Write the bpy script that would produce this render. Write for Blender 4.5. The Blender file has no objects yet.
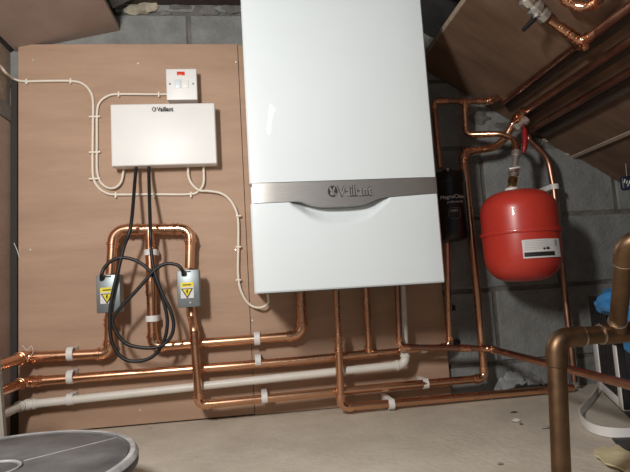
import bpy, bmesh, math, random
from mathutils import Vector, Matrix, noise
random.seed(4)
C = bpy.context.scene.collection
PI = math.pi
# ------------------------------------------------------------------ camera (measured position of the photographer)
F = 512.0; D = 1.5046; H = 0.3434
Xc = Vector((4185, 200, -F)).normalized()
Zc = Vector((-299, 4936, -F)); Zc = (Zc - Xc * Zc.dot(Xc)).normalized()
Yc = Zc.cross(Xc)
ROT = Matrix((Xc, Yc, Zc))            # rows: world axes in camera coordinates
CAM = Vector((0, -D, H))
cd = bpy.data.cameras.new('camera'); co = bpy.data.objects.new('camera', cd); C.objects.link(co)
cd.sensor_width = 36; cd.lens = 36 * F / 630; cd.clip_start = .01; cd.clip_end = 50
co.matrix_world = Matrix.Translation(CAM) @ ROT.to_4x4()
bpy.context.scene.camera = co
def ray(u, v): return ROT @ Vector((u - 315, -(v - 236), -F)).normalized()
def P(u, v, Y=0.0):                    # point seen at (u,v) lying at depth Y (the board is Y=0)
    d = ray(u, v); return CAM + d * ((Y + D) / d.y)
def PZ(u, v, z=0.0):
    d = ray(u, v); return CAM + d * ((z - H) / d.z)
def PX(u, v, x):
    d = ray(u, v); return CAM + d * (x / d.x)
SN = Vector((.633, 0, 1)).normalized(); SC = SN.dot(Vector((.616, 0, .995)))
def zs(x): return .995 - .633 * (x - .616)      # right roof slope
def PS(u, v, off=.025):
    d = ray(u, v); return CAM + d * ((SC - off - SN.dot(CAM)) / d.dot(SN))

# ------------------------------------------------------------------ materials
def mat(name, col, rough=.6, metal=0., var=0., vscale=8., col2=None, stretch=None, bump=0., bscale=60., coat=0., rvar=0.):
    m = bpy.data.materials.new(name); m.use_nodes = True
    nt = m.node_tree; b = nt.nodes['Principled BSDF']
    b.inputs['Base Color'].default_value = (*col, 1); b.inputs['Roughness'].default_value = rough
    b.inputs['Metallic'].default_value = metal; b.inputs['Coat Weight'].default_value = coat
    tc = nt.nodes.new('ShaderNodeTexCoord'); src = tc.outputs['Object']
    if stretch:
        mp = nt.nodes.new('ShaderNodeMapping'); mp.inputs['Scale'].default_value = stretch
        nt.links.new(src, mp.inputs['Vector']); src = mp.outputs['Vector']
    n = nt.nodes.new('ShaderNodeTexNoise'); n.inputs['Scale'].default_value = vscale; n.inputs['Detail'].default_value = 6
    n.inputs['Roughness'].default_value = .65
    nt.links.new(src, n.inputs['Vector'])
    r = nt.nodes.new('ShaderNodeValToRGB')
    c2 = col2 or tuple(c * (1 - var) for c in col)
    r.color_ramp.elements[0].position = .33; r.color_ramp.elements[1].position = .68
    r.color_ramp.elements[0].color = (*c2, 1); r.color_ramp.elements[1].color = (*col, 1)
    nt.links.new(n.outputs['Fac'], r.inputs['Fac']); nt.links.new(r.outputs['Color'], b.inputs['Base Color'])
    if rvar:
        mr = nt.nodes.new('ShaderNodeMapRange'); mr.inputs['To Min'].default_value = rough - rvar; mr.inputs['To Max'].default_value = rough + rvar
        nt.links.new(n.outputs['Fac'], mr.inputs['Value']); nt.links.new(mr.outputs['Result'], b.inputs['Roughness'])
    if bump:
        n2 = nt.nodes.new('ShaderNodeTexNoise'); n2.inputs['Scale'].default_value = bscale; n2.inputs['Detail'].default_value = 5
        nt.links.new(src, n2.inputs['Vector'])
        bp = nt.nodes.new('ShaderNodeBump'); bp.inputs['Strength'].default_value = bump; bp.inputs['Distance'].default_value = .004
        nt.links.new(n2.outputs['Fac'], bp.inputs['Height']); nt.links.new(bp.outputs['Normal'], b.inputs['Normal'])
    return m
M = dict(
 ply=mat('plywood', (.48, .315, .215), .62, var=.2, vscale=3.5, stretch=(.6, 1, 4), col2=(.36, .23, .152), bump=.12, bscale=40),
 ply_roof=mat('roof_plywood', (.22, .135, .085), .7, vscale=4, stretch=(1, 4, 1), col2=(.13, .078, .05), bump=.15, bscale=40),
 ply_left=mat('left_plywood', (.42, .335, .295), .6, vscale=4, stretch=(1, 1, 3), col2=(.33, .235, .19)),
 ply_edge=mat('plywood_edge', (.42, .33, .25), .8, var=.3, vscale=60),
 block=mat('concrete_block', (.27, .28, .27), .95, vscale=14, col2=(.18, .185, .178), bump=.9, bscale=110),
 mortar=mat('mortar', (.20, .19, .17), .95, vscale=22, col2=(.10, .097, .088), bump=1, bscale=90),
 beige=mat('expanding_mortar', (.50, .45, .34), .95, vscale=18, col2=(.27, .24, .19), bump=1, bscale=60),
 concrete=mat('concrete_floor', (.68, .63, .53), .9, vscale=5, col2=(.52, .47, .385), bump=.5, bscale=70),
 felt=mat('roofing_felt', (.05, .048, .045), .9, var=.5, vscale=12, bump=.6, bscale=30),
 timber=mat('old_timber', (.08, .055, .04), .8, vscale=9, stretch=(8, 1, 8), col2=(.045, .032, .025), bump=.5, bscale=50),
 greytimber=mat('grey_timber', (.24, .23, .21), .85, vscale=10, stretch=(8, 1, 8), col2=(.15, .14, .13), bump=.5),
 plaster=mat('plasterboard_offcut', (.40, .36, .30), .9, var=.25, vscale=12, bump=.3),
 copper=mat('copper', (.80, .455, .285), .28, 1, vscale=9, col2=(.68, .37, .22), rvar=.07),
 copper_fit=mat('copper_fitting', (.88, .52, .34), .2, 1, vscale=16, col2=(.76, .42, .26), rvar=.04),
 copper_old=mat('tarnished_copper', (.25, .155, .09), .45, 1, vscale=22, col2=(.13, .08, .048), rvar=.12),
 copper_dull=mat('dull_copper', (.54, .30, .21), .36, 1, vscale=16, col2=(.36, .19, .135), rvar=.1),
 solder=mat('solder', (.66, .58, .48), .35, 1, var=.3, vscale=50),
 white=mat('boiler_white', (.75, .82, .84), .30, var=.02, coat=1.),
 white_matt=mat('white_plastic', (.84, .84, .82), .42, var=.05),
 clip=mat('clip_plastic', (.80, .79, .76), .5, var=.1),
 upvc=mat('white_waste_pipe', (.76, .73, .66), .4, var=.1, vscale=20),
 cream=mat('cream_cable', (.84, .78, .66), .5, var=.1),
 silver=mat('brushed_silver', (.56, .54, .51), .34, .85, vscale=30, stretch=(1, 1, 12), col2=(.50, .48, .45)),
 chrome=mat('bright_metal', (.82, .80, .76), .3, .85, var=.2),
 greymetal=mat('grey_metal', (.27, .31, .32), .42, .6, vscale=14, col2=(.22, .25, .26)),
 brass=mat('brass', (.70, .52, .26), .28, 1, var=.3, vscale=40),
 black=mat('black_rubber', (.009, .009, .010), .45, var=.2),
 blackpl=mat('black_plastic', (.010, .010, .011), .35, var=.2),
 ribpl=mat('rib_plastic', (.014, .0145, .016), .22, var=.2),
 red=mat('red_enamel', (.56, .045, .03), .33, vscale=8, col2=(.48, .038, .025), coat=.2),
 redl=mat('red_lever', (.30, .012, .012), .4, var=.2),
 neon=mat('neon_window', (.75, .06, .03), .2, var=.1),
 yellow=mat('yellow', (.85, .70, .03), .5, var=.03),
 paper=mat('label_paper', (.74, .72, .70), .6, var=.08, vscale=40),
 ink=mat('ink', (.02, .02, .02), .6), grey=mat('grey_line', (.35, .35, .36), .6),
 darkgap=mat('gap_shade', (.04, .035, .03), .9),
 drum=mat('dusty_black_plastic', (.22, .225, .225), .6, vscale=7, col2=(.075, .078, .08), bump=.4, bscale=60, rvar=.15),
 dust=mat('scuffed_rim', (.62, .62, .61), .7, vscale=18, col2=(.24, .245, .25)),
 sheet=mat('polythene', (.68, .70, .70), .4, var=.3, vscale=9),
 blue=mat('blue_plastic', (.06, .28, .62), .35, var=.4, vscale=16),
 navy=mat('navy', (.02, .028, .06), .4, var=.3),
 glove=mat('pale_yellow_cloth', (.75, .66, .40), .85, var=.15, vscale=20, bump=.5),
)
# ------------------------------------------------------------------ mesh helpers
def obj(name, bm, m, parent=None, smooth=True, loc=None):
    me = bpy.data.meshes.new(name)
    bmesh.ops.recalc_face_normals(bm, faces=bm.faces)
    bm.to_mesh(me); bm.free(); me.materials.append(M[m])
    for p in me.polygons: p.use_smooth = smooth
    if smooth: me.set_sharp_from_angle(angle=math.radians(38))
    o = bpy.data.objects.new(name, me); C.objects.link(o)
    if parent:
        o.parent = parent
        o.matrix_parent_inverse = Matrix.Translation(-parent.location)
    return o
def thing(name, label, cat, loc=(0, 0, 0), group=None):
    o = bpy.data.objects.new(name, None); C.objects.link(o); o.location = loc; o.empty_display_size = .05
    o['label'] = label; o['category'] = cat
    if group: o['group'] = group
    return o
def tag(o, label, cat, group=None):
    o['label'] = label; o['category'] = cat
    if group: o['group'] = group
    return o
def struct(name, bm, m, smooth=False, parent=None):
    o = obj(name, bm, m, parent, smooth)
    if not parent: o['kind'] = 'structure'
    return o
def box(bm, x0, x1, y0, y1, z0, z1, bev=0., seg=2, mtx=None):
    t = bmesh.new(); bmesh.ops.create_cube(t, size=1)
    bmesh.ops.transform(t, matrix=Matrix.Translation(((x0+x1)/2, (y0+y1)/2, (z0+z1)/2)) @ Matrix.Diagonal((x1-x0, y1-y0, z1-z0, 1)), verts=t.verts)
    if bev: bmesh.ops.bevel(t, geom=t.edges[:], offset=bev, segments=seg, affect='EDGES', profile=.5)
    if mtx: bmesh.ops.transform(t, matrix=mtx, verts=t.verts)
    me = bpy.data.meshes.new('t'); t.to_mesh(me); t.free(); bm.from_mesh(me); bpy.data.meshes.remove(me)
    return bm
def B(*a, **k): return box(bmesh.new(), *a, **k)
def sweep(bm, path, rad, n=14, cap=True):
    path = [Vector(p) for p in path]; N = len(path)
    if not hasattr(rad, '__len__'): rad = [rad] * N
    tans = []
    for i in range(N):
        a = path[max(0, i-1)]; b = path[min(N-1, i+1)]; t = b - a
        tans.append(t.normalized() if t.length > 1e-9 else Vector((0, 0, 1)))
    up = Vector((0, 0, 1)) if abs(tans[0].z) < .9 else Vector((0, 1, 0))
    nrm = (up - tans[0] * up.dot(tans[0])).normalized(); rings = []
    for i in range(N):
        if i:
            ax = tans[i-1].cross(tans[i])
            if ax.length > 1e-8: nrm = Matrix.Rotation(tans[i-1].angle(tans[i]), 3, ax.normalized()) @ nrm
            nrm = (nrm - tans[i] * nrm.dot(tans[i])).normalized()
        bi = tans[i].cross(nrm)
        rings.append([bm.verts.new(path[i] + (nrm * math.cos(2*PI*k/n) + bi * math.sin(2*PI*k/n)) * rad[i]) for k in range(n)])
    for a, b in zip(rings, rings[1:]):
        for k in range(n): bm.faces.new((a[k], a[(k+1) % n], b[(k+1) % n], b[k]))
    if cap:
        bm.faces.new(rings[0][::-1]); bm.faces.new(rings[-1])
    return bm
def S(path, rad, n=14): return sweep(bmesh.new(), path, rad, n)
def smooth_path(pts, sub=10):
    pts = [Vector(p) for p in pts]; q = [2*pts[0]-pts[1]] + pts + [2*pts[-1]-pts[-2]]; out = []
    for i in range(1, len(q)-2):
        p0, p1, p2, p3 = q[i-1:i+3]
        for k in range(sub):
            t = k/sub
            out.append(.5*((2*p1)+(p2-p0)*t+(2*p0-5*p1+4*p2-p3)*t*t+(3*p1-p0-3*p2+p3)*t**3))
    out.append(pts[-1]); return out
def fillet(pts, R):
    pts = [Vector(p) for p in pts]; out = [pts[0]]; arcs = []
    for i in range(1, len(pts)-1):
        a, b, c = pts[i-1], pts[i], pts[i+1]
        u = (a-b).normalized(); w = (c-b).normalized(); ang = u.angle(w)
        if ang > PI-.004: out.append(b); arcs.append(([b, b, b], u, w)); continue
        r = R[i-1] if hasattr(R, '__len__') else R
        t = min(r / math.tan(ang/2), .48*(a-b).length, .48*(c-b).length); r = t * math.tan(ang/2)
        cen = b + (u+w).normalized() * (r / math.sin(ang/2))
        v0 = b + u*t - cen; v1 = b + w*t - cen; th = v0.angle(v1); n = 9; arc = []
        for k in range(n+1):
            s = k/n; arc.append(cen + (v0*math.sin((1-s)*th) + v1*math.sin(s*th)) / math.sin(th))
        out += arc; arcs.append((arc, u, w))
    out.append(pts[-1]); return out, arcs
def lathe(prof, n=32, mtx=None):
    bm = bmesh.new(); rings = []
    for r, z in prof: rings.append([bm.verts.new((r*math.cos(2*PI*k/n), r*math.sin(2*PI*k/n), z)) for k in range(n)] if r > 1e-6 else [bm.verts.new((0, 0, z))])
    for a, b in zip(rings, rings[1:]):
        for k in range(n):
            if len(a) == 1 and len(b) == 1: continue
            if len(a) == 1: bm.faces.new((a[0], b[k], b[(k+1) % n]))
            elif len(b) == 1: bm.faces.new((a[k], a[(k+1) % n], b[0]))
            else: bm.faces.new((a[k], a[(k+1) % n], b[(k+1) % n], b[k]))
    if mtx: bmesh.ops.transform(bm, matrix=mtx, verts=bm.verts)
    return bm
def aim(p, d):                                    # matrix putting local z along d at p
    return Matrix.Translation(p) @ Vector(d).to_track_quat('Z', 'Y').to_matrix().to_4x4()
def text(name, s, size, mtx, m, parent, ext=.0006, bold=0.):
    cu = bpy.data.curves.new('t', 'FONT'); cu.body = s; cu.size = size; cu.extrude = ext; cu.offset = bold
    o = bpy.data.objects.new('t', cu); C.objects.link(o)
    dg = bpy.context.evaluated_depsgraph_get(); me = bpy.data.meshes.new_from_object(o.evaluated_get(dg))
    bpy.data.objects.remove(o); bm = bmesh.new(); bm.from_mesh(me); bpy.data.meshes.remove(me)
    bmesh.ops.transform(bm, matrix=mtx, verts=bm.verts)
    return obj(name, bm, m, parent, False)
FR = Matrix.Rotation(PI/2, 4, 'X')                # text/flat shapes stood up, facing -Y

# ------------------------------------------------------------------ plumbing helpers
def fit_elbow(arc, u, w, r, m='copper_fit', parent=None):
    e = r * 1.25; a0 = arc[0] + u*e; a1 = arc[-1] + w*e
    pts = [a0, arc[0]+u*e*.8, arc[0]+u*e*.55, arc[0]+u*e*.5, arc[0]+u*e*.2, arc[0]+u*e*.15] + arc[1:-1] + [arc[-1]+w*e*.15, arc[-1]+w*e*.2, arc[-1]+w*e*.5, arc[-1]+w*e*.55, arc[-1]+w*e*.8, a1]
    k = len(arc) - 2
    R = [1.12, 1.12, 1.12, 1.30, 1.30, 1.12] + [1.11]*k + [1.12, 1.30, 1.30, 1.12, 1.12, 1.12]
    return obj('elbow', S(pts, [r*x for x in R], 18), m, parent)
def fit_coupling(p, d, r, L=3.2, m='copper_fit', parent=None, name='coupling'):
    d = Vector(d).normalized(); q = [-1, -.98, -.62, -.58, -.42, -.38, .38, .42, .58, .62, .98, 1]
    R = [1.0, 1.12, 1.12, 1.30, 1.30, 1.12, 1.12, 1.30, 1.30, 1.12, 1.12, 1.0]
    return obj(name, S([p + d*(x*L*r/2) for x in q], [r*x for x in R], 18), m, parent)
def fit_tee(p, d, b, r, m='copper_fit', parent=None):
    d = Vector(d).normalized(); b = Vector(b).normalized()
    bm = bmesh.new(); q = [-1, -.98, -.6, -.55, -.4, -.35, .35, .4, .55, .6, .98, 1]
    R = [1.0, 1.12, 1.12, 1.24, 1.24, 1.12, 1.12, 1.24, 1.24, 1.12, 1.12, 1.0]
    sweep(bm, [p + d*(x*2.2*r) for x in q], [r*x for x in R], 18)
    sweep(bm, [p + b*(x*r) for x in (0, 1.3, 1.35, 1.7, 1.75, 2.3, 2.31)], [r*x for x in (1.1, 1.12, 1.24, 1.24, 1.12, 1.12, 1.0)], 18)
    return obj('tee', bm, m, parent)
def pipe(label, pts, r, bend=None, elbows=True, m='copper', fm='copper_fit', name='copper_pipe', coup=(), cat='pipe', bends=None):
    bend = bends or bend or r*1.5
    path, arcs = fillet(pts, bend)
    t = thing(name, label, cat, Vector(pts[0]))
    obj('tube', S(path, r, 18), m, t)
    for i, (arc, u, w) in enumerate(arcs):
        if elbows is True or (elbows and i in elbows): fit_elbow(arc, u, w, r, fm, t)
    for c in coup:                                # (segment index, fraction)
        a, b = Vector(pts[c[0]]), Vector(pts[c[0]+1])
        fit_coupling(a.lerp(b, c[1]), b-a, r, parent=t, m=fm)
    return t
def clip(p, r, where, wall=0.0, vertical=False, kind='copper pipe'):
    """snap-on clip: base on the board and a ring arm round a pipe at p"""
    t = thing('pipe_clip', 'white plastic pipe clip ' + where, 'pipe clip', (p.x, wall, p.z))
    w = .008
    if vertical:
        bm = B(p.x-r*1.25, p.x+r*1.25, p.y+r*.9, wall-.0005, p.z-w, p.z+w, bev=.0015)
    else:
        bm = B(p.x-w, p.x+w, p.y+r*.9, wall-.0005, p.z-r*1.25, p.z+r*1.25, bev=.0015)
    obj('base', bm, 'clip', t)
    bm = bmesh.new(); n = 16; ra = r*1.05; rb = r*1.38; rings = []
    for k in range(n+1):
        a = math.radians(-150 + 300*k/n) - PI/2   # opening hidden at the wall side
        c, s = math.cos(a), math.sin(a); ring = []
        for rr, off in ((ra, -w), (rb, -w), (rb, w), (ra, w)):
            ring.append(bm.verts.new((p.x+c*rr, p.y+s*rr, p.z+off) if vertical else (p.x+off, p.y+s*rr, p.z+c*rr)))
        rings.append(ring)
    for a_, b_ in zip(rings, rings[1:]):
        for j in range(4): bm.faces.new((a_[j], a_[(j+1) % 4], b_[(j+1) % 4], b_[j]))
    bm.faces.new(rings[0]); bm.faces.new(rings[-1][::-1])
    obj('ring', bm, 'clip', t); return t

# ================================================================== THE SETTING
XL = -.662
# floor
bm = bmesh.new(); nx, ny = 60, 60
vv = [[bm.verts.new((-1.4 + 3.6*i/nx, -3 + 3.2*j/ny, noise.noise(Vector((i*.35, j*.35, 0)))*.0012 - .002)) for j in range(ny+1)] for i in range(nx+1)]
for i in range(nx):
    for j in range(ny): bm.faces.new((vv[i][j], vv[i+1][j], vv[i+1][j+1], vv[i][j+1]))
r = bmesh.ops.extrude_face_region(bm, geom=bm.faces[:])
bmesh.ops.translate(bm, verts=[g for g in r['geom'] if isinstance(g, bmesh.types.BMVert)], vec=(0, 0, -.1))
struct('floor', bm, 'concrete', True)
# gable wall of concrete blocks (board fixed in front of it on battens)
WY = .022
bm = bmesh.new(); zc = -.14; row = 0
while zc < 1.6:
    x = -1.513 + (0 if row % 2 else -.225)
    while x < 2.3:
        j = random.uniform(-.0015, .0015)
        box(bm, x+.006, x+.444, WY+j, WY+.1, zc+.006, zc+.219, bev=.0035, seg=1)
        x += .45
    zc += .225; row += 1
wb = struct('wall_back', bm, 'block')
struct('mortar_joints', B(-1.5, 2.3, WY+.006, WY+.09, -.1, 1.7), 'mortar', parent=wb)
# rough mortar lumps along the joints and the torn top edge
def lump(bm, c, s, seed, flat=.6):
    t = bmesh.new(); bmesh.ops.create_icosphere(t, subdivisions=3, radius=1)
    for v in t.verts:
        k = 1 + .45*noise.noise(v.co*1.6 + Vector((seed, 0, 0))) + .2*noise.noise(v.co*4 + Vector((0, seed, 0)))
        v.co = Vector((v.co.x*s[0], v.co.y*s[1], v.co.z*s[2]))*k + Vector(c)
    me = bpy.data.meshes.new('t'); t.to_mesh(me); t.free(); bm.from_mesh(me); bpy.data.meshes.remove(me)
bm = bmesh.new()
for i, (u, v, s) in enumerate([(232, 8, .035), (205, 9, .045), (180, 6, .04), (166, 14, .02), (478, 118, .045), (452, 60, .05), (440, 40, .04), (505, 128, .04), (470, 92, .05), (462, 75, .05), (535, 140, .03)]):
    lump(bm, P(u, v, WY+.004), (s, .010, s*.5), i*3.1)
struct('mortar_lump', bm, 'mortar', True, wb)
bm = bmesh.new()
for i, (u, v, s) in enumerate([(150, 6, .035), (136, 10, .032), (160, -4, .05), (128, 2, .03), (144, -8, .05), (571, 153, .022), (598, 166, .016), (546, 140, .016)]):
    lump(bm, P(u, v, WY+.002), (s, .018, s*.55), i*5.3)
struct('pale_mortar', bm, 'beige', True, wb)
# left wall: plywood below a grey rail, paler board above
struct('wall_left', B(XL-.03, XL-.004, -3, WY, 0, .865), 'ply_left')
struct('trim_1', B(XL-.05, XL-.002, -3, WY, .868, .915, bev=.003), 'greytimber')
struct('trim_2', B(XL-.05, XL-.016, -3, WY, .918, 1.3), 'ply_edge')
struct('trim_3', B(XL-.003, XL+.013, -.004, WY-.001, .0, .99), 'darkgap')  # dark strip standing in for shade in the gap beside the board
# left sloping ceiling panel
def slab(z0, x0, x1, sl, th, y0, y1):
    bm = bmesh.new(); v = []
    for y in (y0, y1):
        for x, dz in ((x0, 0), (x1, 0), (x1, th), (x0, th)): v.append(bm.verts.new((x, y, z0 + sl*(x-x0) + dz)))
    for f in ((0,1,2,3), (7,6,5,4), (0,4,5,1), (1,5,6,2), (2,6,7,3), (3,7,4,0)): bm.faces.new([v[i] for i in f])
    return bm
struct('ceiling_left', slab(1.088, XL, -.367, .220, .012, -3, WY-.001), 'ply_left')
struct('trim_4', slab(1.20, -.375, -.20, .55, .02, -3, -.02), 'greytimber')
# right sloping ceiling: large plywood panel, a second panel below it
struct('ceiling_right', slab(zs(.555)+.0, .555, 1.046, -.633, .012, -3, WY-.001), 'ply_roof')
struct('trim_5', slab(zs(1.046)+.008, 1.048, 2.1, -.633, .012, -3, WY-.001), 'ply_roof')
struct('trim_6', slab(zs(1.043)-.003, 1.043, 1.052, -.633, .010, -3, WY-.001), 'ply_edge')
struct('trim_7', slab(zs(.553)+.0006, .553, .5555, -.633, .014, -3, WY-.001), 'ply_edge')
# roof above: felt with rafters
zr = zs(0)+.13
struct('roof_right', slab(zr, 0, 2.3, -.633, .02, -3, .2), 'felt')
struct('roof_left', slab(zr - .633*1.5, -1.5, 0, .633, .02, -3, .2), 'felt')
for i, y in enumerate((-.30, -.9, -1.5)):
    struct('trim_%d' % (9+i), slab(zs(0)+.045, 0.02, .545, -.633, .084, y-.02, y+.02), 'timber')
struct('trim_8', B(-.36, .5, -.06, WY-.001, 1.235, 1.33, bev=.003), 'timber')
struct('wall_right', B(1.95, 2.0, -3, WY, 0, .17), 'block')

# ================================================================== BOARDS
bl = thing('plywood_board', 'large reddish-brown plywood board left of the boiler, behind the white controller', 'board', (-.32, 0, 0))
obj('panel', B(-.647, -.018, 0, .018, .003, 1.100, bev=.0008), 'ply', bl, False)
br = thing('plywood_board', 'plywood board behind the boiler, right of the vertical seam', 'board', (.27, 0, 0))
obj('panel', B(-.0165, .563, .0015, .0195, .0, 1.097, bev=.0008), 'ply', br, False)
for i, (u, v) in enumerate([(33, 60), (138, 63), (236, 62), (30, 250), (140, 410), (236, 250)]):
    p = P(u, v, -.0012)
    obj('screw', lathe([(0, 0), (.0035, 0), (.0028, .0014), (.0012, .0016), (0, .0008)], 12, aim(Vector((p.x, -.0002, p.z)), (0, -1, 0))), 'chrome', bl)
for i, (u, v) in enumerate([(252, 320), (256, 400), (440, 400)]):
    p = P(u, v)
    obj('screw', lathe([(0, 0), (.0035, 0), (.0028, .0014), (0, .0008)], 12, aim(Vector((p.x, .001, p.z)), (0, -1, 0))), 'chrome', br)

# ================================================================== BOILER
BY = -.338; BX0, BX1, BZ0, BZ1 = -.001, .447, .341, 1.062
boi = thing('wall_boiler', 'large white wall-hung gas boiler with a silver band across its front', 'boiler', (.22, -.17, BZ0))
obj('casing', B(BX0+.002, BX1-.002, BY+.03, -.002, BZ0+.003, BZ1-.003, bev=.004), 'white', boi)
# front cover, wrapped at its left and right edges
def front_grid(x0, x1, zlo, zhi, nx, nz, depth):
    """heightfield front face between curves zlo(x), zhi(x), closed with a back face"""
    bm = bmesh.new(); g = []
    for i in range(nx+1):
        x = x0 + (x1-x0)*i/nx; col = []
        for j in range(nz+1):
            a, b = zlo(x), zhi(x); z = a + (b-a)*j/nz
            col.append(bm.verts.new((x, BY + depth(x, z), z)))
        g.append(col)
    for i in range(nx):
        for j in range(nz): bm.faces.new((g[i][j], g[i+1][j], g[i+1][j+1], g[i][j+1]))
    r = bmesh.ops.extrude_edge_only(bm, edges=[e for e in bm.edges if e.is_boundary])
    for v in [q for q in r['geom'] if isinstance(q, bmesh.types.BMVert)]: v.co.y = BY + .033
    return bm
def edge_round(x):                                # gentle roll at both sides
    d = min(x-BX0, BX1-x); e = 0
    if d < .004: e = .004 - math.sqrt(max(0, .004**2 - (.004-d)**2))
    if d < .06: e += .0022*((.06-d)/.06)**2
    return e
ZS1 = P(345, 180.5, BY).z; 
def s_lo(x):
    u = x/.44; b = .5475 + .0045*min(1, max(0, (u-.62)/.38))*1.6
    k = max(0, 1-((u-.475)/.235)**2); return b - .0150*(k*k*(3-2*k))
def scoop(x, z):
    u = (x/.44-.475)/.27; top = s_lo(x)
    if abs(u) >= 1: return 0
    w = (1-u*u)**.6; dz = (top-z)/(.047*w + 1e-4)
    if dz > 1: return 0
    dz = max(0, dz); k = 1-dz; return .028*min(1, w*1.5)*(k*k*(3-2*k))
NXF = 120
obj('upper_cover', front_grid(BX0, BX1, lambda x: ZS1+.0015, lambda x: BZ1, NXF, 8, lambda x, z: edge_round(x)), 'white', boi)
obj('lower_cover', front_grid(BX0, BX1, lambda x: BZ0, lambda x: s_lo(x)-.0012, NXF, 60, lambda x, z: edge_round(x) + scoop(x, z) + (.003*(1-min(1, (z-BZ0)/.004))**2)), 'white', boi)
obj('band', front_grid(BX0+.006, BX1-.0015, s_lo, lambda x: ZS1, NXF, 4, lambda x, z: edge_round(x)-.0012), 'silver', boi)
# badge
p0 = P(338.5, 196.3, BY-.0016); p1 = P(371.5, 194.5, BY-.0016)
ang = math.atan2(p1.z-p0.z, p1.x-p0.x)
text('badge_lettering', 'Vaillant', .0335, Matrix.Translation(p0) @ FR @ Matrix.Diagonal((.80, 1, 1, 1)), 'ink', boi, .0006, .0018)
text('badge_lettering', 'Vaillant', .0335, Matrix.Translation(p0+Vector((.0007, -.0012, .0008))) @ FR @ Matrix.Diagonal((.80, 1, 1, 1)), 'chrome', boi, .0004, .0004)
def hare_badge(c, s, parent, bgm, fgm):
    """round egg emblem with a hare's head: ring, oval head, two ears"""
    bm = bmesh.new()
    def disc(cx, cz, rx, rz, rot, y, n=24):
        m = Matrix.Translation(c + Vector((cx*s, y, cz*s))) @ Matrix.Rotation(rot, 4, 'Y') @ FR @ Matrix.Diagonal((rx*s, rz*s, .0008, 1))
        return lathe([(0, -.5), (1, -.5), (1, .5), (0, .5)], n, m)
    obj('emblem', disc(0, 0, .5, .58, 0, 0), bgm, parent)
    for a in ((-.02, -.22, .24, .20, 0), (-.17, .16, .09, .30, -.35), (.12, .18, .09, .28, .3), (.22, -.3, .16, .12, 0)):
        obj('emblem_hare', disc(*a, -.0009), fgm, parent)
pc = P(332.6, 191.3, BY-.0016); hare_badge(pc, .0235, boi, 'ink', 'chrome')
# underside plate
obj('underside_tray', B(BX0+.02, BX1-.02, BY+.05, -.03, BZ0-.002, BZ0+.004), 'greymetal', boi)

# ================================================================== CONTROLLER + SWITCH
cx0, cx1, cz0, cz1 = -.3795, -.0905, .716, .895
ctl = thing('wiring_centre', 'white rectangular heating wiring box with small lettering at its top', 'control box', (-.235, 0, cz0))
obj('back_box', B(cx0+.006, cx1-.006, -.022, -.0003, cz0+.004, cz1-.005, bev=.002), 'white_matt', ctl)
bm = B(cx0, cx1, -.055, -.020, cz0, cz1, bev=.004, seg=3)
for v in bm.verts:                                 # slightly bowed lid
    if v.co.y < -.04: v.co.y -= .003*math.sin(PI*min(1, max(0, (v.co.x-cx0)/(cx1-cx0))))
obj('lid', bm, 'white_matt', ctl)
p0 = P(157, 111.3, -.0585)
text('lettering', 'Vaillant', .0185, Matrix.Translation(p0) @ FR @ Matrix.Diagonal((.82, 1, 1, 1)), 'ink', ctl, .0004, .0003)
hare_badge(P(154, 109, -.0585), .0115, ctl, 'ink', 'white_matt')
a = P(166, 69.5, -.04); b = P(197.5, 100, -.04)
sw = thing('fused_switch', 'square white fused spur switch with red neon above the white wiring box', 'switch', ((a.x+b.x)/2, 0, b.z))
obj('back_box', B(a.x+.0015, b.x-.0015, -.036, -.0003, b.z+.0015, a.z-.0015, bev=.002), 'white_matt', sw)
obj('faceplate', B(a.x, b.x, -.044, -.035, b.z, a.z, bev=.002, seg=3), 'white_matt', sw)
mx = (a.x+b.x)/2; mz = (a.z+b.z)/2; W = b.x-a.x
obj('neon_window', B(mx-.012, mx+.010, -.0462, -.0435, a.z-.02, a.z-.009, bev=.001), 'neon', sw)
obj('rocker', B(mx-.020, mx-.001, -.0475, -.0435, mz-.012, mz+.014, bev=.0012), 'white', sw)
obj('fuse_carrier', B(mx+.003, mx+.020, -.0465, -.0435, mz-.012, mz+.012, bev=.0012), 'white_matt', sw)
for sx in (-.033, .033):
    obj('screw', lathe([(0, 0), (.0035, 0), (.003, .0015), (.0015, .0016), (.0014, .0004), (0, .0004)], 12, aim(Vector((mx+sx, -.0438, mz+.001)), (0, -1, 0))), 'greymetal', sw)

# ================================================================== CREAM CABLES
def cable(name, label, pts, r, m='cream', cat='cable', sub=10):
    return tag(obj(name, S(smooth_path(pts, sub), r, 10), m), label, cat)
cy = -.005
def PL(L, Y): return [P(u, v, Y) for u, v in L]
c0 = [PX(-12, 58, XL+.003), PX(0, 66, XL+.004), PX(6, 73, XL+.008)]
cable('supply_cable', 'cream cable entering from left wall, crossing board top, looping under the wiring box',
      c0 + PL([(14, 79), (24, 81.3), (45, 81), (70, 81), (82, 83.5), (90, 91), (93, 101), (93, 125), (92.6, 160), (93.5, 178), (99, 188), (107, 193.3), (117, 194.6), (150, 194.3), (188, 194.3), (198, 191.5)], cy) + PL([(203.5, 183), (203.5, 165)], -.012), .0036)
cable('switch_cable', 'cream cable from the fused switch bending down left of the wiring box',
      PL([(167, 94.3), (150, 94.3), (118, 94.2), (108, 96), (100, 102), (97.2, 112), (97, 140), (97, 168), (99.5, 180), (106, 187)], -.0058) + PL([(114, 188), (121, 182), (124, 168)], -.012), .0034)
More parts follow.
